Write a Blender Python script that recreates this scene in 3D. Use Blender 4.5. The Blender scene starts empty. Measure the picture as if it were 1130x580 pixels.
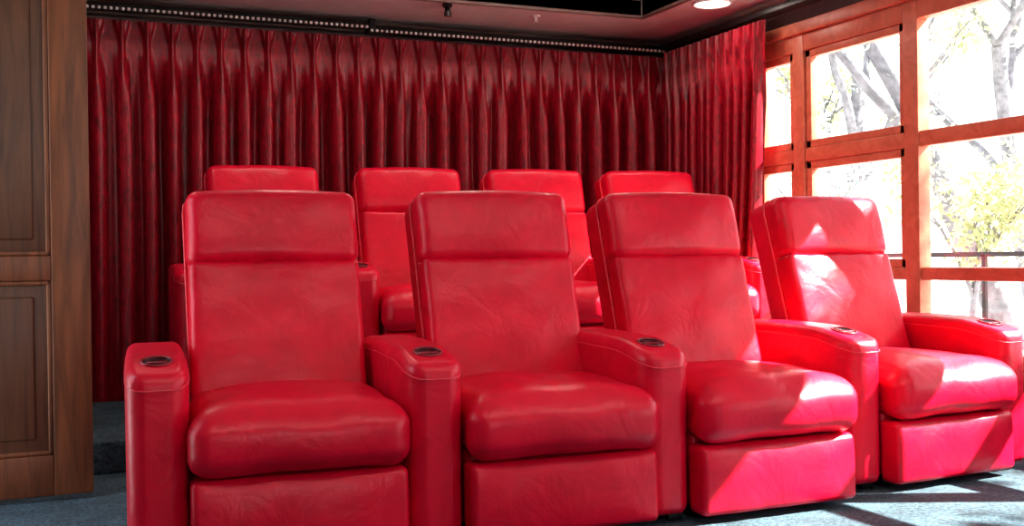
import bpy, bmesh, math, random
from mathutils import Vector, Matrix, noise
random.seed(7)
C = bpy.context.scene.collection
D2R = math.pi/180

# ---------------------------------------------------------------- materials
def newmat(name):
    m = bpy.data.materials.new(name); m.use_nodes = True
    nt = m.node_tree
    return m, nt, nt.nodes['Principled BSDF']

def tex_noise(nt, scale, detail=4, rough=0.5, vec=None):
    n = nt.nodes.new('ShaderNodeTexNoise')
    n.inputs['Scale'].default_value = scale
    n.inputs['Detail'].default_value = detail
    n.inputs['Roughness'].default_value = rough
    if vec: nt.links.new(vec, n.inputs['Vector'])
    return n

def ramp(nt, fac, stops):
    r = nt.nodes.new('ShaderNodeValToRGB')
    e = r.color_ramp.elements
    e[0].position, e[0].color = stops[0][0], (*stops[0][1], 1)
    e[1].position, e[1].color = stops[1][0], (*stops[1][1], 1)
    for p, c in stops[2:]:
        x = e.new(p); x.color = (*c, 1)
    nt.links.new(fac, r.inputs[0])
    return r

def objcoord(nt, scale=(1,1,1)):
    tc = nt.nodes.new('ShaderNodeTexCoord')
    mp = nt.nodes.new('ShaderNodeMapping')
    mp.inputs['Scale'].default_value = scale
    nt.links.new(tc.outputs['Object'], mp.inputs[0])
    return mp.outputs[0]

def bump(nt, b, h, strength, dist, prev=None):
    n = nt.nodes.new('ShaderNodeBump')
    n.inputs['Strength'].default_value = strength
    n.inputs['Distance'].default_value = dist
    nt.links.new(h, n.inputs['Height'])
    if prev: nt.links.new(prev.outputs[0], n.inputs['Normal'])
    if b: nt.links.new(n.outputs[0], b.inputs['Normal'])
    return n

def simple(name, col, rough=0.5, metal=0.0, noise_scale=20, var=0.15, bs=0.1, bd=0.002):
    m, nt, b = newmat(name)
    v = objcoord(nt)
    n = tex_noise(nt, noise_scale, 4, 0.55, v)
    c2 = tuple(min(1, c*(1+var)) for c in col); c1 = tuple(c*(1-var) for c in col)
    r = ramp(nt, n.outputs[0], [(0.3, c1), (0.7, c2)])
    nt.links.new(r.outputs[0], b.inputs['Base Color'])
    b.inputs['Roughness'].default_value = rough
    b.inputs['Metallic'].default_value = metal
    if bs: bump(nt, b, n.outputs[0], bs, bd)
    return m

def leather():
    m, nt, b = newmat('red_leather')
    v = objcoord(nt)
    n1 = tex_noise(nt, 4, 4, 0.6, v)
    r = ramp(nt, n1.outputs[0], [(0.3, (0.60, 0.001, 0.026)), (0.7, (0.82, 0.003, 0.040))])
    nt.links.new(r.outputs[0], b.inputs['Base Color'])
    vo = nt.nodes.new('ShaderNodeTexVoronoi'); vo.inputs['Scale'].default_value = 260
    nt.links.new(v, vo.inputs['Vector'])
    n2 = tex_noise(nt, 7, 3, 0.55, v); n2.inputs['Distortion'].default_value = 0.8
    b1 = bump(nt, None, n2.outputs[0], 0.42, 0.014)
    bump(nt, b, vo.outputs['Distance'], 0.18, 0.0012, b1)
    n3 = tex_noise(nt, 30, 3, 0.5, v)
    mr = nt.nodes.new('ShaderNodeMapRange'); mr.inputs['To Min'].default_value = 0.30; mr.inputs['To Max'].default_value = 0.40
    nt.links.new(n3.outputs[0], mr.inputs[0]); nt.links.new(mr.outputs[0], b.inputs['Roughness'])
    b.inputs['Specular IOR Level'].default_value = 0.40
    return m

def velvet():
    m, nt, b = newmat('crimson_curtain_fabric')
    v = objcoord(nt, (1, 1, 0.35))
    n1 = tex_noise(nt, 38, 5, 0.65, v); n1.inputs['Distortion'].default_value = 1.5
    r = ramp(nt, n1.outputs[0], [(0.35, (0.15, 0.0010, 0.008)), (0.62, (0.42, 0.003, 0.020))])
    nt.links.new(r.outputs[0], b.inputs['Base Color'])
    b.inputs['Roughness'].default_value = 0.33
    b.inputs['Specular IOR Level'].default_value = 0.5
    b.inputs['Sheen Weight'].default_value = 0.05
    b.inputs['Sheen Tint'].default_value = (1, 0.1, 0.15, 1)
    bump(nt, b, n1.outputs[0], 0.25, 0.004)
    return m

def wood(name, dark, light, scale=(14, 14, 1.2), rough=0.4):
    m, nt, b = newmat(name)
    v = objcoord(nt, scale)
    n1 = tex_noise(nt, 1.6, 8, 0.62, v); n1.inputs['Distortion'].default_value = 1.1
    r = ramp(nt, n1.outputs[0], [(0.28, dark), (0.72, light)])
    nt.links.new(r.outputs[0], b.inputs['Base Color'])
    b.inputs['Roughness'].default_value = rough
    bump(nt, b, n1.outputs[0], 0.12, 0.002)
    return m

def carpet():
    m, nt, b = newmat('blue_grey_carpet')
    v = objcoord(nt)
    n1 = tex_noise(nt, 60, 6, 0.75, v)
    n2 = tex_noise(nt, 7, 4, 0.6, v)
    r1 = ramp(nt, n1.outputs[0], [(0.38, (0.012, 0.038, 0.058)), (0.62, (0.095, 0.180, 0.225))])
    r2 = ramp(nt, n2.outputs[0], [(0.35, (0.55, 0.55, 0.55)), (0.65, (1, 1, 1))])
    mx = nt.nodes.new('ShaderNodeMix'); mx.data_type = 'RGBA'; mx.blend_type = 'MULTIPLY'; mx.inputs[0].default_value = 1
    nt.links.new(r1.outputs[0], mx.inputs[6]); nt.links.new(r2.outputs[0], mx.inputs[7])
    nt.links.new(mx.outputs[2], b.inputs['Base Color'])
    b.inputs['Roughness'].default_value = 0.95
    bump(nt, b, n1.outputs[0], 0.7, 0.008)
    return m

def glass():
    m = bpy.data.materials.new('window_glass'); m.use_nodes = True
    nt = m.node_tree; nt.nodes.clear()
    o = nt.nodes.new('ShaderNodeOutputMaterial')
    t = nt.nodes.new('ShaderNodeBsdfTransparent'); t.inputs[0].default_value = (0.985, 0.99, 0.985, 1)
    g = nt.nodes.new('ShaderNodeBsdfGlossy'); g.inputs['Roughness'].default_value = 0.02
    mx = nt.nodes.new('ShaderNodeMixShader'); mx.inputs[0].default_value = 0.04
    nt.links.new(t.outputs[0], mx.inputs[1]); nt.links.new(g.outputs[0], mx.inputs[2])
    nt.links.new(mx.outputs[0], o.inputs[0])
    return m

def leafmat(name, a, bcol):
    m, nt, b = newmat(name)
    v = objcoord(nt)
    n1 = tex_noise(nt, 2.5, 2, 0.5, v)
    r = ramp(nt, n1.outputs[0], [(0.35, a), (0.65, bcol)])
    nt.links.new(r.outputs[0], b.inputs['Base Color'])
    b.inputs['Roughness'].default_value = 0.6
    tr = nt.nodes.new('ShaderNodeBsdfTranslucent')
    nt.links.new(r.outputs[0], tr.inputs[0])
    mx = nt.nodes.new('ShaderNodeMixShader'); mx.inputs[0].default_value = 0.4
    nt.links.new(b.outputs[0], mx.inputs[1]); nt.links.new(tr.outputs[0], mx.inputs[2])
    nt.links.new(mx.outputs[0], nt.nodes['Material Output'].inputs[0])
    return m

def emit(name, col, s):
    m, nt, b = newmat(name)
    b.inputs['Base Color'].default_value = (*col, 1)
    b.inputs['Emission Color'].default_value = (*col, 1)
    b.inputs['Emission Strength'].default_value = s
    return m

M_LEA = leather()
M_PIPE = simple('red_piping', (0.84, 0.05, 0.09), 0.35, 0, 60, 0.1, 0.1, 0.0005)
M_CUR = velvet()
M_DOOR = wood('door_wood', (0.065, 0.020, 0.007), (0.23, 0.078, 0.028))
M_DOORP = wood('door_panel_wood', (0.042, 0.017, 0.008), (0.135, 0.055, 0.024))
M_WIN = wood('window_red_wood', (0.46, 0.115, 0.060), (0.68, 0.23, 0.13), (6, 6, 6))
M_CARP = carpet()
M_GLASS = glass()
M_BLACK = simple('black_metal', (0.02, 0.018, 0.018), 0.35, 0.6, 40, 0.2, 0.05)
M_STEEL = simple('glide_metal', (0.85, 0.82, 0.80), 0.4, 0.1, 40, 0.1, 0.0)
M_CEIL = simple('ceiling_taupe_paint', (0.55, 0.51, 0.49), 0.8, 0, 12, 0.06, 0.1, 0.003)
M_WALL = simple('wall_mauve_paint', (0.20, 0.12, 0.115), 0.8, 0, 12, 0.08, 0.1, 0.003)
M_TRIM = wood('ceiling_trim_wood', (0.09, 0.056, 0.048), (0.21, 0.135, 0.115), (3, 14, 14))
M_CUP = simple('cupholder_black', (0.012, 0.014, 0.02), 0.22, 0.2, 30, 0.2, 0.0)
M_RING = simple('cupholder_bronze_red', (0.30, 0.02, 0.035), 0.3, 0.2, 30, 0.1, 0.0)
M_GROUND = simple('terrace_stone', (0.50, 0.48, 0.45), 0.9, 0, 3, 0.2, 0.3, 0.01)
M_BARK = simple('pale_bark', (0.18, 0.175, 0.19), 0.9, 0, 9, 0.4, 0.5, 0.02)
M_LEAF = leafmat('olive_leaves', (0.32, 0.37, 0.18), (0.54, 0.52, 0.30))
M_LEAF2 = leafmat('grey_green_leaves', (0.26, 0.33, 0.29), (0.46, 0.52, 0.46))

# ---------------------------------------------------------------- geometry
def link(name, verts, faces, mat, smooth=True, parent=None):
    me = bpy.data.meshes.new(name)
    me.from_pydata([tuple(v) for v in verts], [], faces)
    bm = bmesh.new(); bm.from_mesh(me)
    bmesh.ops.recalc_face_normals(bm, faces=bm.faces)
    bm.to_mesh(me); bm.free()
    if smooth:
        for p in me.polygons: p.use_smooth = True
    me.materials.append(mat)
    o = bpy.data.objects.new(name, me); C.objects.link(o)
    if parent: o.parent = parent
    return o

def rbox_geo(cen, size, r, m=(8, 8, 8), c=4, deform=None, mtx=None):
    ax = []
    rr = [min(r, s*0.49) for s in size]
    R = min(rr)
    for s, mm in zip(size, m):
        a = s/2
        lo = [-a + R*i/c for i in range(c)]
        inn = [-(a-R) + 2*(a-R)*i/mm for i in range(mm+1)]
        ax.append(lo + inn + [-x for x in reversed(lo)])
    n = [len(a)-1 for a in ax]
    idx = {}; vs = []; fs = []
    def V(i, j, k):
        key = (i, j, k)
        if key in idx: return idx[key]
        p = Vector((ax[0][i], ax[1][j], ax[2][k]))
        q = Vector([max(-(s/2-R), min(s/2-R, x)) for s, x in zip(size, p)])
        d = p-q
        if d.length > 1e-9: d = d.normalized()*R
        p = q+d
        if deform: p = Vector(deform(p, size))
        p = p + Vector(cen)
        if mtx: p = mtx @ p
        idx[key] = len(vs); vs.append(p); return idx[key]
    for i in range(n[0]):
        for j in range(n[1]):
            for k in (0, n[2]): fs.append((V(i,j,k), V(i+1,j,k), V(i+1,j+1,k), V(i,j+1,k)))
    for i in range(n[0]):
        for k in range(n[2]):
            for j in (0, n[1]): fs.append((V(i,j,k), V(i+1,j,k), V(i+1,j,k+1), V(i,j,k+1)))
    for j in range(n[1]):
        for k in range(n[2]):
            for i in (0, n[0]): fs.append((V(i,j,k), V(i,j+1,k), V(i,j+1,k+1), V(i,j,k+1)))
    return vs, fs

def boxes(name, lst, mat, bev=0.006, parent=None):
    vs, fs = [], []
    for b in lst:
        x0, x1, y0, y1, z0, z1 = b[:6]
        v, f = rbox_geo(((x0+x1)/2, (y0+y1)/2, (z0+z1)/2), (x1-x0, y1-y0, z1-z0), bev, (1, 1, 1), 2)
        o = len(vs); vs += v; fs += [tuple(i+o for i in q) for q in f]
    return link(name, vs, fs, mat, True, parent)

def tube(pts, r, n=6, closed=False):
    vs, fs = [], []
    P = [Vector(p) for p in pts]; L = len(P)
    for i in range(L):
        a = P[(i-1) % L] if (closed or i > 0) else P[i]
        b = P[(i+1) % L] if (closed or i < L-1) else P[i]
        t = (b-a).normalized()
        u = t.cross(Vector((0.31, 0.17, 0.93))).normalized(); w = t.cross(u)
        for k in range(n):
            an = 2*math.pi*k/n
            vs.append(P[i] + (u*math.cos(an)+w*math.sin(an))*r)
    for i in range(L if closed else L-1):
        j = (i+1) % L
        for k in range(n):
            fs.append((i*n+k, i*n+(k+1) % n, j*n+(k+1) % n, j*n+k))
    return vs, fs

def cyl(c, r0, r1, h, n=24, sy=1.0):
    vs = []; fs = []
    for z, r in ((0, r0), (h, r1)):
        for k in range(n):
            a = 2*math.pi*k/n
            vs.append(Vector((c[0]+r*math.cos(a), c[1]+r*sy*math.sin(a), c[2]+z)))
    for k in range(n): fs.append((k, (k+1) % n, n+(k+1) % n, n+k))
    fs.append(tuple(range(n))); fs.append(tuple(range(n, 2*n)))
    return vs, fs

def merge(parts):
    vs, fs = [], []
    for v, f in parts:
        o = len(vs); vs += list(v); fs += [tuple(i+o for i in q) for q in f]
    return vs, fs

def empty(name, loc=(0,0,0), rz=0):
    e = bpy.data.objects.new(name, None); C.objects.link(e)
    e.location = loc; e.rotation_euler = (0, 0, rz); e.empty_display_size = 0.2
    return e

# ---------------------------------------------------------------- recliner parts
SEATW, ARMW, PITCH = 0.64, 0.185, 0.82
ZO = 0.045
def bl(x, a): return max(0.0, 1-(x/a)**2)

def d_seat(p, s):
    x, y, z = p; a, b, h = s[0]/2, s[1]/2, s[2]/2
    top = max(0, z/h)
    z2 = z + 0.045*bl(x, a*1.02)**0.7*bl(y, b*1.05)**0.6*top
    z2 -= 0.015*max(0, -y/b-0.7)/0.3*top
    f = max(0, (-y/b))**3
    y2 = y - 0.028*f*bl(z, h*1.1)*bl(x, a*1.05)**0.5
    w = 1.0 + 0.06/(1+math.exp((y+b-0.10)*70)) - 0.02
    x2 = x*w
    q = noise.noise(Vector((x*7, y*7, z*7)))*0.009
    return (x2, y2, z2+q)

def d_foot(p, s):
    x, y, z = p; a, b, h = s[0]/2, s[1]/2, s[2]/2
    f = max(0, -y/b)
    q = noise.noise(Vector((x*9+3, 4, z*9)))*0.006
    return (x, y - 0.018*f*bl(z, h*1.05)**0.7*bl(x, a*1.05)**0.4 + q*f - 0.012*(1-(z+h)/(2*h)), z)

def d_pad(amp, sx=1.0, wr=0.006, crown=0.0):
    def d(p, s):
        x, y, z = p; a, b, h = s[0]/2, s[1]/2, s[2]/2
        f = max(0, -y/b)
        q = noise.noise(Vector((x*6+9, amp*50, z*8)))*wr
        if crown == 0:
            t = max(0, 1-(z+h)/0.16)
            q += 0.004*t*math.sin(x*34+2*noise.noise(Vector((x*4, z*5, 1))))
            t2 = max(0, 1-(h-z)/0.07)
            q += 0.0025*t2*math.sin(x*55+3*noise.noise(Vector((x*5, z*5, 7))))
        z2 = z + crown*bl(x, a*1.02)*max(0, z/h)
        return (x, y - amp*f*bl(z, h*1.03)**0.6*bl(x, a*1.03)**0.5 + q*f, z2)
    return d

def arm_top(y):
    if y < 0.24: return 0.620 - 0.050*((0.24-y)/0.24)**1.5
    return 0.620 + 0.012*math.sin((y-0.24)*3) - 0.03*max(0, y-0.45)

AL = 0.70
def fr(yy): return math.sqrt(max(0.0, 1-((0.09-yy)/0.09)**2*0.62)) if yy < 0.09 else 1.0
def d_arm(p, s):
    x, y, z = p; a, b, h = s[0]/2, s[1]/2, s[2]/2
    yy = y+b
    x *= fr(yy)
    zz = z+h
    t = zz/(2*h)
    x *= 1.0 - 0.03*(1-t)
    z2 = -h + t*(arm_top(yy)-0.03)
    return (x, y, z2)

def build_arm(name, parent, cx):
    v, f = rbox_geo((cx, AL/2, 0.03+0.275), (ARMW, AL, 0.55), 0.036, (5, 22, 16), 5, d_arm)
    link(name, v, f, M_LEA, True, parent)
    pts = []
    hw = ARMW/2-0.001
    ys = [AL-0.03-i*(AL-0.06)/26 for i in range(27)] + [0.022, 0.014, 0.007]
    for y in ys: pts.append((cx-hw*fr(y), y, arm_top(y)-0.042))
    w = hw*fr(0.004)*0.90
    for i in range(1, 8):
        a = -w + 2*w*i/8
        pts.append((cx+a, 0.000, arm_top(0)-0.042))
    for y in reversed(ys): pts.append((cx+hw*fr(y), y, arm_top(y)-0.042))
    v, f = tube(pts, 0.0024, 6)
    link(name+'_piping', v, f, M_PIPE, True, parent)
    cy = 0.125; ang = math.atan((arm_top(cy+0.05)-arm_top(cy-0.05))/0.1)
    zc = arm_top(cy)+0.0005
    Mx = Matrix.Translation((cx, cy, zc)) @ Matrix.Rotation(ang, 4, 'X')
    ring = tube([Vector((0.045*math.cos(t), 0.047*math.sin(t), 0.001)) for t in [2*math.pi*i/36 for i in range(36)]], 0.0042, 8, True)
    disc = cyl((0, 0, -0.012), 0.042, 0.043, 0.0130, 32, 1.06)
    tab = rbox_geo((0.0, -0.018, 0.003), (0.06, 0.014, 0.003), 0.0014, (1,1,1), 2)
    link(name+'_cup_ring', [Mx @ p for p in ring[0]], ring[1], M_RING, True, parent)
    v, f = disc
    link(name+'_cup_holder', [Mx @ p for p in v], f, M_CUP, True, parent)
    link(name+'_cup_lid', [Mx @ p for p in tab[0]], tab[1], M_RING, True, parent)

TILT = 16*D2R
BM = Matrix.Translation((0, 0.43, 0.385+ZO)) @ Matrix.Rotation(-TILT, 4, 'X')
def build_recliner(parent, left=True, right=False):
    P = parent
    v, f = rbox_geo((0, 0.215, 0.325+ZO-0.005), (SEATW, 0.60, 0.19), 0.062, (18, 18, 6), 6, d_seat)
    link('seat_cushion', v, f, M_LEA, True, P)
    v, f = rbox_geo((0, 0.00, 0.145), (SEATW+0.008, 0.10, 0.235), 0.022, (16, 2, 10), 4, d_foot)
    link('footrest_panel', v, f, M_LEA, True, P)
    boxes('base_body', [(-0.305, 0.305, 0.04, 0.72, 0.045, 0.25+ZO)], M_LEA, 0.02, P)
    boxes('base_plinth', [(-0.28, 0.28, 0.06, 0.70, 0.0, 0.05)], M_BLACK, 0.005, P)
    boxes('feet', [(-0.39,-0.34,0.06,0.11,0,0.035), (-0.39,-0.34,0.6,0.65,0,0.035),(0.34,0.39,0.06,0.11,0,0.035), (0.34,0.39,0.6,0.65,0,0.035)], M_BLACK, 0.004, P)
    W = 0.61
    def d_shell(p, s):
        x, y, z = p; t = (z+s[2]/2)/s[2]
        return (x*(0.965+0.035*t), y, z+0.006*bl(x, s[0]/2)*max(0, z/(s[2]/2)))
    v, f = rbox_geo((0, 0.130, 0.375), (W, 0.16, 0.76), 0.05, (10, 3, 16), 6, d_shell, BM)
    link('back_shell', v, f, M_LEA, True, P)
    v, f = rbox_geo((0, 0.046, 0.241), (W*0.972, 0.10, 0.514), 0.026, (26, 2, 30), 5, d_pad(0.022), BM)
    link('back_pad', v, f, M_LEA, True, P)
    v, f = rbox_geo((0, 0.058, 0.619), (W*0.985, 0.135, 0.272), 0.042, (18, 3, 12), 6, d_pad(0.024, wr=0.005, crown=0.010), BM)
    link('headrest_pad', v, f, M_LEA, True, P)
    pts = []
    hw = W/2
    for i in range(20): pts.append((-hw*(0.966+0.035*i/19), 0.082, 0.02+0.675*i/19))
    for a in (20, 45, 70): pts.append((-hw+0.05-0.05*math.cos(a*D2R), 0.08, 0.708+0.05*math.sin(a*D2R)))
    for i in range(11): pts.append((-hw+0.05+(W-0.10)*i/10, 0.085, 0.757+0.006*bl(-1+i/5, 1)))
    for a in (70, 45, 20): pts.append((hw-0.05+0.05*math.cos(a*D2R), 0.08, 0.708+0.05*math.sin(a*D2R)))
    for i in reversed(range(20)): pts.append((hw*(0.966+0.035*i/19), 0.082, 0.02+0.675*i/19))
    v, f = tube(pts, 0.0045, 8)
    link('back_piping', [BM @ p for p in v], f, M_PIPE, True, P)
    if left: build_arm('armrest_left', P, -PITCH/2)
    if right: build_arm('armrest_right', P, PITCH/2)

A = 4.25*D2R
def row_pos(u, w, z=0): return (u*math.cos(A)+w*math.sin(A), -u*math.sin(A)+w*math.cos(A), z)

first = {}
def place(u, w, z, rot=0.0, right=False):
    e = empty('recliner_chair', row_pos(u, w, z), -A+rot)
    if not first:
        build_recliner(e, True, False)
        for c in list(e.children): first[c.name.split('.')[0]] = c.data
    else:
        for n, d in first.items():
            o = bpy.data.objects.new(n, d); C.objects.link(o); o.parent = e
    if right: build_arm('armrest_right', e, PITCH/2)
    return e

for k, (u, w, dr) in enumerate([(0.457, 3.33, 0), (1.287, 3.28, 1.5), (2.085, 3.30, 4.8), (2.995, 3.49, 8.5)]):
    place(u, w, 0, dr*D2R, k == 3)
PZ = 0.27
for k, u in enumerate([0.665, 1.485, 2.25, 3.0]):
    place(u, 5.43, PZ+0.001, 0.02, k == 3)

# ---------------------------------------------------------------- room shell
CZ = 2.42
XR = 4.16
YF = -1.9
boxes('floor', [(-0.95, 4.4, YF-0.1, 6.95, -0.12, 0.0)], M_CARP, 0.004)
boxes('seating_platform', [(0.42, XR-0.02, 4.90, 6.42, 0.0, PZ)], M_CARP, 0.012)
boxes('platform_step', [(-0.80, 0.42, 4.98, 6.42, 0.0, 0.14)], M_CARP, 0.012)
boxes('wall_back', [(-0.95, 4.3, 6.80, 6.95, 0, 2.79)], M_WALL)
boxes('wall_left', [(-0.95, -0.80, 4.60, 6.80, 0, 2.79), (-0.95, -0.80, YF, 3.60, 0, 2.79), (-0.95, -0.80, 3.60, 4.60, 2.19, 2.79)], M_WALL)
boxes('wall_right', [(XR, XR+0.14, YF, 5.72, 0, 0.34), (XR, XR+0.14, YF, 5.72, 2.20, 2.79), (XR, XR+0.14, 5.72, 6.80, 0, 2.79), (XR, XR+0.14, YF, -1.2, 0.34, 2.2)], M_WALL)
FX0, FX1, FZ0, FZ1 = -0.35, 1.9, 0.75, 2.25
boxes('wall_front', [(-0.95, FX0, YF-0.14, YF, 0, 2.79), (FX1, 4.3, YF-0.14, YF, 0, 2.79), (FX0, FX1, YF-0.14, YF, 0, FZ0), (FX0, FX1, YF-0.14, YF, FZ1, 2.79)], M_WALL)  # unseen wall behind the camera, added to cut the frontal light
TX, TY = 3.49, 6.0
boxes('ceiling', [(-0.95, 4.3, TY, 6.80, CZ, CZ+0.1), (TX, 4.3, YF, TY, CZ, CZ+0.1),
                  (-0.95, TX+0.1, YF, TY+0.1, 2.66, 2.79)], M_CEIL, 0.003)
boxes('trim_1', [(-0.80, TX, TY, TY+0.03, CZ-0.015, CZ+0.25), (TX, TX+0.03, YF, TY+0.03, CZ-0.015, CZ+0.25)], M_TRIM, 0.004)
boxes('trim_2', [(-0.80, XR, 6.72, 6.80, CZ-0.07, CZ), (XR-0.05, XR, YF, 6.8, CZ-0.05, CZ)], M_TRIM, 0.006)

# ---------------------------------------------------------------- windows
bays = [(5.72, 5.26), (5.26, 4.35), (4.35, 3.42), (3.42, 2.50), (2.50, 1.58), (1.58, 0.66), (0.66, -0.26), (-0.26, -1.2)]
ZT = 2.20; ZB = 0.34
for i, (ya, yb) in enumerate(bays):
    e = empty('window_%d' % (i+1))
    x0, x1 = XR-0.045, XR+0.035
    L = [(x0, x1, yb-0.05, yb+0.05, ZB, ZT),
         (x0+0.004, x1-0.004, yb, ya, ZT-0.10, ZT-0.002), (x0+0.004, x1-0.004, yb, ya, ZB+0.002, ZB+0.08),
         (x0+0.01, x1-0.01, yb, ya, 1.445, 1.525), (x0+0.01, x1-0.01, yb, ya, 0.76, 0.825)]
    if i == 0: L.append((x0, x1, ya-0.055, ya+0.055, ZB, ZT))
    if i in (0, 1, 3, 5):
        sx0, sx1 = XR-0.028, XR+0.02
        w = 0.045
        for (z0, z1) in ((1.525, ZT-0.10), (0.825, 1.445)):
            a, b = ya-0.05, yb+0.05
            L += [(sx0, sx1, a-w, a, z0, z1), (sx0, sx1, b, b+w, z0, z1), (sx0, sx1, b, a, z0, z0+w), (sx0, sx1, b, a, z1-w, z1)]
    boxes('frame', L, M_WIN, 0.005, e)
    boxes('glass', [(XR+0.0, XR+0.006, yb+0.03, ya-0.03, ZB+0.02, ZT-0.02)], M_GLASS, 0.001, e)
boxes('trim_3', [(XR-0.07, XR, -1.3, 5.8, ZT, ZT+0.07), (XR-0.11, XR, -1.3, 5.8, ZB-0.04, ZB)], M_WIN, 0.006)
e = empty('window_9')  # unseen window, added to shape frontal light and leather highlights
fl = [(FX0, FX1, YF-0.05, YF+0.03, FZ0, FZ0+0.07), (FX0, FX1, YF-0.05, YF+0.03, FZ1-0.07, FZ1)]
for i in range(4):
    x = FX0+0.035+(FX1-FX0-0.07)*i/3
    fl.append((x-0.035, x+0.035, YF-0.05, YF+0.035, FZ0, FZ1))
boxes('frame', fl, M_WIN, 0.005, e)
boxes('glass', [(FX0, FX1, YF-0.012, YF-0.006, FZ0, FZ1)], M_GLASS, 0.001, e)

# ---------------------------------------------------------------- door (open leaf)
door = empty('door_1')
DX0, DX1, DY = -0.77, 0.158, 4.52
T = 0.022
st = 0.14
ZP = ((0.175, 0.84), (0.935, 2.04))
boxes('stiles_and_rails', [(DX0, DX0+st, DY-T, DY+T, 0.02, 2.17), (DX1-st, DX1, DY-T, DY+T, 0.02, 2.17),
    (DX0+st, DX1-st, DY-T, DY+T, 0.02, 0.175), (DX0+st, DX1-st, DY-T, DY+T, 0.84, 0.935), (DX0+st, DX1-st, DY-T, DY+T, 2.04, 2.17)], M_DOOR, 0.005, door)
boxes('recessed_panels', [(DX0+st, DX1-st, DY-0.006, DY+0.006, z0, z1) for z0, z1 in ZP], M_DOORP, 0.001, door)
mould = []; rp = []
for z0, z1 in ZP:
    a, b = DX0+st, DX1-st; g = 0.018
    mould += [(a, a+g, DY-0.018, DY+0.018, z0, z1), (b-g, b, DY-0.018, DY+0.018, z0, z1), (a, b, DY-0.018, DY+0.018, z0, z0+g), (a, b, DY-0.018, DY+0.018, z1-g, z1)]
    rp.append(rbox_geo(((DX0+DX1)/2, DY, (z0+z1)/2), (DX1-DX0-2*st-0.12, 0.028, z1-z0-0.12), 0.010, (2,1,2), 2))
boxes('mouldings', mould, M_DOOR, 0.006, door)
link('raised_fields', *merge(rp), M_DOORP, True, door)
boxes('trim_4', [(-0.82, -0.78, 3.52, 3.60, 0, 2.26), (-0.82, -0.78, 3.52, 4.60, 2.19, 2.26)], M_DOOR)

# ---------------------------------------------------------------- curtains
def curtain(name, L, z0, z1, sp, mtx, amp=0.05, seed=0, hold=None):
    rnd = random.Random(seed)
    npl = int(L/sp); sp = L/npl
    am = [rnd.uniform(0.65, 1.2) for _ in range(npl+2)]
    of = [rnd.uniform(-0.18, 0.18)*sp for _ in range(npl+2)]
    per = 20; nx = npl*per; nz = 60
    H = z1-z0; vs = []; fs = []
    pin = 0.13
    for j in range(nz+1):
        t = j/nz
        dz = H*(t**1.3)
        z = z1-dz
        for i in range(nx+1):
            x = i/per*sp
            ip = min(npl-1, int(x/sp)); frc = x/sp-ip
            dx = (frc-0.5)*sp
            k = min(1, dz/pin)
            wdt = 0.040*(1-k)+0.012*k
            fan = 0.055*math.exp(-(dx/wdt)**4)*(0.8+0.2*math.cos(dx/wdt*7*(1-0.3*k)))
            q = min(1, max(0, (dz-pin)/0.40)); q = q*q*(3-2*q)
            drift = of[ip]*(1-frc)+of[ip+1]*frc
            ph = 2*math.pi*((x+drift*min(1, dz/1.0))/sp - 0.5)
            a = amp*(am[ip]*(1-frc)+am[ip+1]*frc)
            cs = math.cos(ph)
            wave = a*(2*((0.5+0.5*cs)**1.2)-1) + 0.008*math.cos(3*ph+am[ip]*5)
            wave += 0.010*noise.noise(Vector((x*6, dz*1.0, seed)))
            y = fan*(1-q)+wave*q
            xx = x + 0.016*q*math.sin(2*ph) + 0.008*q*noise.noise(Vector((x*2.2, dz*1.2, seed+5)))
            zz = z + (0.006*math.cos(2*math.pi*frc) if j == 0 else 0)
            if hold: xx, y = hold(xx, y, dz/H, L)
            vs.append(mtx @ Vector((xx, -y, zz)))
    for j in range(nz):
        for i in range(nx):
            a = j*(nx+1)+i
            fs.append((a, a+1, a+nx+2, a+nx+1))
    return link(name, vs, fs, M_CUR, True)

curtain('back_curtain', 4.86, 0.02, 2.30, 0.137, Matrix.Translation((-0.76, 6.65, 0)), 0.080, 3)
MR = Matrix.Translation((XR-0.16, 6.54, 0)) @ Matrix.Rotation(-math.pi/2, 4, 'Z')
def hold(x, y, t, L):
    k = 1-0.10*min(1, t*1.3)
    return x*k, y
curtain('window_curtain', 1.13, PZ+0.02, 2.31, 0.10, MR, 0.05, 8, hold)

rail = empty('curtain_rail')
boxes('rail_back', [(-0.78, 1.86, 6.56, 6.64, 2.345, 2.385), (1.91, 4.0, 6.56, 6.64, 2.325, 2.365), (1.865, 1.905, 6.54, 6.66, 2.32, 2.40)], M_BLACK, 0.004, rail)
boxes('rail_right', [(XR-0.20, XR-0.13, -1.2, 6.55, 2.33, 2.37)], M_BLACK, 0.004, rail)
g = []
for i in range(150):
    x = -0.75+i*0.0317
    if x > 4.0: break
    zt = 2.335 if x < 1.88 else 2.315
    g.append(rbox_geo((x, 6.545, zt+0.012), (0.016, 0.016, 0.016), 0.003, (1,1,1), 1))
link('glides', *merge(g), M_STEEL, True, rail)

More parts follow.
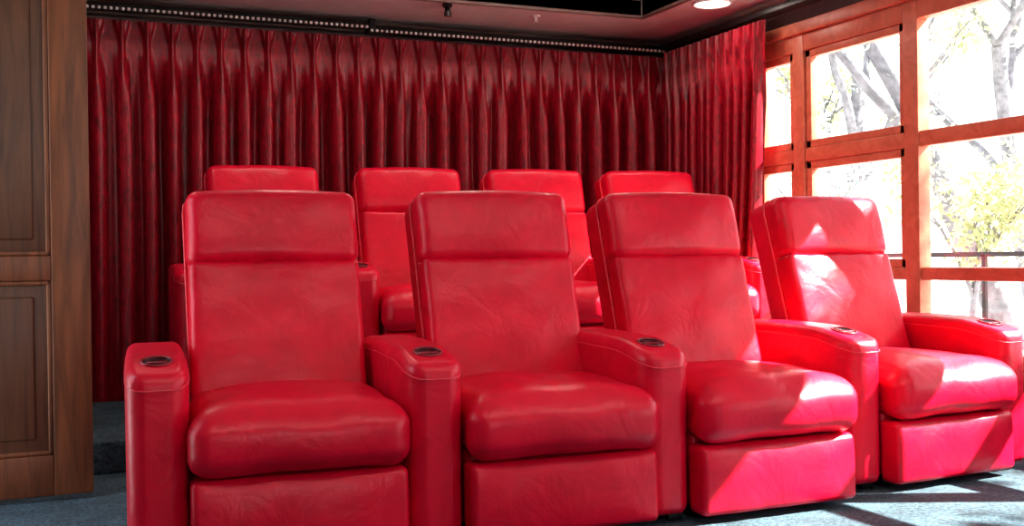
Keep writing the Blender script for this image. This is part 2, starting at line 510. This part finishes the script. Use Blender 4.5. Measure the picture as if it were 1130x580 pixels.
# ceiling fittings
M_LENS = emit('warm_lamp_lens', (1, 0.93, 0.88), 2.5)
M_WR = simple('white_ring', (0.8, 0.78, 0.75), 0.4)
def ceiling_or_fill_light(x, y, z, energy):
    lamp = empty('recessed_ceiling_light')
    link('lens', *cyl((x, y, z-0.008), 0.10, 0.105, 0.012, 40), M_LENS, False, lamp)
    link('ring', *tube([(x+0.113*math.cos(2*math.pi*i/40), y+0.113*math.sin(2*math.pi*i/40), z-0.004) for i in range(40)], 0.009, 8, True), M_WR, True, lamp)
    ld = bpy.data.lights.new('bulb', 'AREA'); ld.shape = 'DISK'; ld.size = 0.18; ld.energy = energy; ld.color = (1, 0.84, 0.74)
    lo = bpy.data.objects.new('bulb', ld); C.objects.link(lo); lo.location = (x, y, z-0.02); lo.parent = lamp
ceiling_or_fill_light(3.71, 5.54, CZ, 2)
for x in (0.1, 1.15, 2.2, 3.05):  # out-of-view fill lamps, added to brighten the back curtain
    ceiling_or_fill_light(x, 5.35, 2.66, 3.6)
for x in (0.3, 1.5, 2.7):  # unseen warm fill, added for highlights on the front seats
    ceiling_or_fill_light(x, 1.7, 2.66, 5)
sp = empty('fire_sprinkler')
link('rose', *cyl((2.85, 6.22, CZ-0.006), 0.03, 0.032, 0.006, 24), M_STEEL, False, sp)
link('head', *merge([cyl((2.85, 6.22, CZ-0.035), 0.008, 0.012, 0.03, 12), cyl((2.85, 6.22, CZ-0.038), 0.018, 0.018, 0.003, 16)]), M_STEEL, False, sp)
spk = empty('ceiling_spotlight')
link('spot_body', *merge([cyl((2.22, 6.10, CZ-0.02), 0.028, 0.030, 0.02, 20), cyl((2.22, 6.10, CZ-0.055), 0.018, 0.014, 0.04, 16), cyl((2.22, 6.10, CZ-0.075), 0.022, 0.022, 0.025, 16)]), M_BLACK, False, spk)

# ---------------------------------------------------------------- outside
boxes('garden_ground', [(4.45, 40, -25, 45, -0.5, -0.15)], M_GROUND, 0.01)
rl = empty('terrace_railing')
bars = [(7.0, 7.04, -3, 14, 0.86, 0.90), (7.0, 7.04, -3, 14, 0.05, 0.08)]
for i in range(15): bars.append((7.0, 7.035, -3+i*1.2, -2.965+i*1.2, -0.15, 0.88))
boxes('rails', bars, M_BLACK, 0.004, rl)

def tree(name, loc, h, lean, seed, nleaf, leafm, r0=0.16, spread=1.0, lsize=0.07):
    rnd = random.Random(seed)
    root = empty(name, loc)
    parts = []; tips = []
    def branch(p, d, length, r, depth):
        n = 7; pts = [p.copy()]; rad = [r]
        q = p.copy(); dd = d.copy()
        for i in range(n):
            dd = (dd + Vector((rnd.uniform(-.16, .16), rnd.uniform(-.16, .16), rnd.uniform(-.06, .12)))*(1 if depth else .6)).normalized()
            q = q + dd*length/n
            pts.append(q.copy()); rad.append(r*(1-0.55*(i+1)/n))
            if depth >= 2: tips.append(q.copy())
        vs, fs = [], []; m = 8
        for i, P in enumerate(pts):
            t = (pts[min(i+1, n)]-pts[max(i-1, 0)]).normalized()
            u = t.cross(Vector((0.3, 0.9, 0.1))).normalized(); w = t.cross(u)
            for k in range(m):
                a = 2*math.pi*k/m
                vs.append(P+(u*math.cos(a)+w*math.sin(a))*rad[i])
        for i in range(n):
            for k in range(m): fs.append((i*m+k, i*m+(k+1) % m, (i+1)*m+(k+1) % m, (i+1)*m+k))
        parts.append((vs, fs))
        if depth < 4:
            for c in range(rnd.choice((3, 3, 4)) if depth < 3 else 2):
                i = rnd.randint(3, n)
                nd = (dd + Vector((rnd.uniform(-1, 1), rnd.uniform(-1, 1), rnd.uniform(-.25, .6)))*spread).normalized()
                branch(pts[i], nd, length*rnd.uniform(.5, .75), rad[i]*0.68, depth+1)
    branch(Vector((0, 0, 0)), Vector(lean).normalized(), h*0.5, r0, 0)
    link('trunk_and_branches', *merge(parts), M_BARK, True, root)
    vs, fs = [], []
    for i in range(nleaf):
        p = rnd.choice(tips) + Vector([rnd.gauss(0, .16) for _ in range(3)])
        a = Vector([rnd.gauss(0, 1) for _ in range(3)]).normalized()
        b = a.cross(Vector([rnd.gauss(0, 1) for _ in range(3)])).normalized()
        s = lsize*rnd.uniform(.6, 1.3)
        o = len(vs)
        vs += [p-a*s, p+b*s*.38, p+a*s, p-b*s*.38]
        fs.append((o, o+1, o+2, o+3))
    me = bpy.data.meshes.new('leaves'); me.from_pydata([tuple(v) for v in vs], [], fs); me.materials.append(leafm)
    o = bpy.data.objects.new('leaves', me); C.objects.link(o); o.parent = root
    return root

tree('garden_tree', (9.6, 8.6, -0.15), 7.5, (-0.35, 0.25, 1), 11, 3200, M_LEAF2, 0.2, 1.0, 0.055)
tree('garden_tree', (11.5, 13.5, -0.15), 8, (0.1, 0.0, 1), 5, 4500, M_LEAF, 0.22)
tree('garden_tree', (15.0, 13.0, -0.15), 9, (-0.1, 0.1, 1), 23, 4500, M_LEAF2, 0.24)
tree('garden_tree', (8.6, -0.2, -0.15), 7.0, (-0.05, 0.1, 1), 31, 3600, M_LEAF, 0.14, 1.0, 0.08)
tree('garden_shrub', (8.3, 8.0, -0.15), 2.6, (0, 0, 1), 41, 2600, M_LEAF, 0.05, 1.1, 0.05)
tree('garden_shrub', (8.5, 10.5, -0.15), 3.0, (0, 0, 1), 43, 3000, M_LEAF2, 0.05, 1.1, 0.05)

# ---------------------------------------------------------------- light
w = bpy.data.worlds.new('sky'); bpy.context.scene.world = w; w.use_nodes = True
nt = w.node_tree; bg = nt.nodes['Background']
tc = nt.nodes.new('ShaderNodeTexCoord'); sx = nt.nodes.new('ShaderNodeSeparateXYZ')
nt.links.new(tc.outputs['Generated'], sx.inputs[0])
r = ramp(nt, sx.outputs[2], [(0.0, (0.96, 0.95, 0.94)), (0.6, (0.74, 0.85, 1.0))])
nt.links.new(r.outputs[0], bg.inputs[0]); bg.inputs[1].default_value = 2.7
sd = bpy.data.lights.new('sun', 'SUN'); sd.energy = 26.0; sd.angle = 0.010; sd.color = (1, 0.93, 0.85)
so = bpy.data.objects.new('sun', sd); C.objects.link(so)
so.rotation_euler = Vector((0.75, -0.35, 0.70)).to_track_quat('Z', 'Y').to_euler()
so.location = (8, -3, 8)

# ---------------------------------------------------------------- camera
cd = bpy.data.cameras.new('camera'); cd.sensor_width = 36; cd.lens = 1200/1130*36; cd.clip_start = 0.05
co = bpy.data.objects.new('camera', cd); C.objects.link(co)
co.matrix_world = (Matrix.Translation((0, 0, 0.90)) @ Matrix.Rotation(-23.2*D2R, 4, 'Z') @
                   Matrix.Rotation((90-0.24)*D2R, 4, 'X') @ Matrix.Rotation(-0.8*D2R, 4, 'Z'))
bpy.context.scene.camera = co
vs_ = bpy.context.scene.view_settings
vs_.view_transform = 'Standard'; vs_.look = 'None'; vs_.exposure = 0.8; vs_.gamma = 0.93
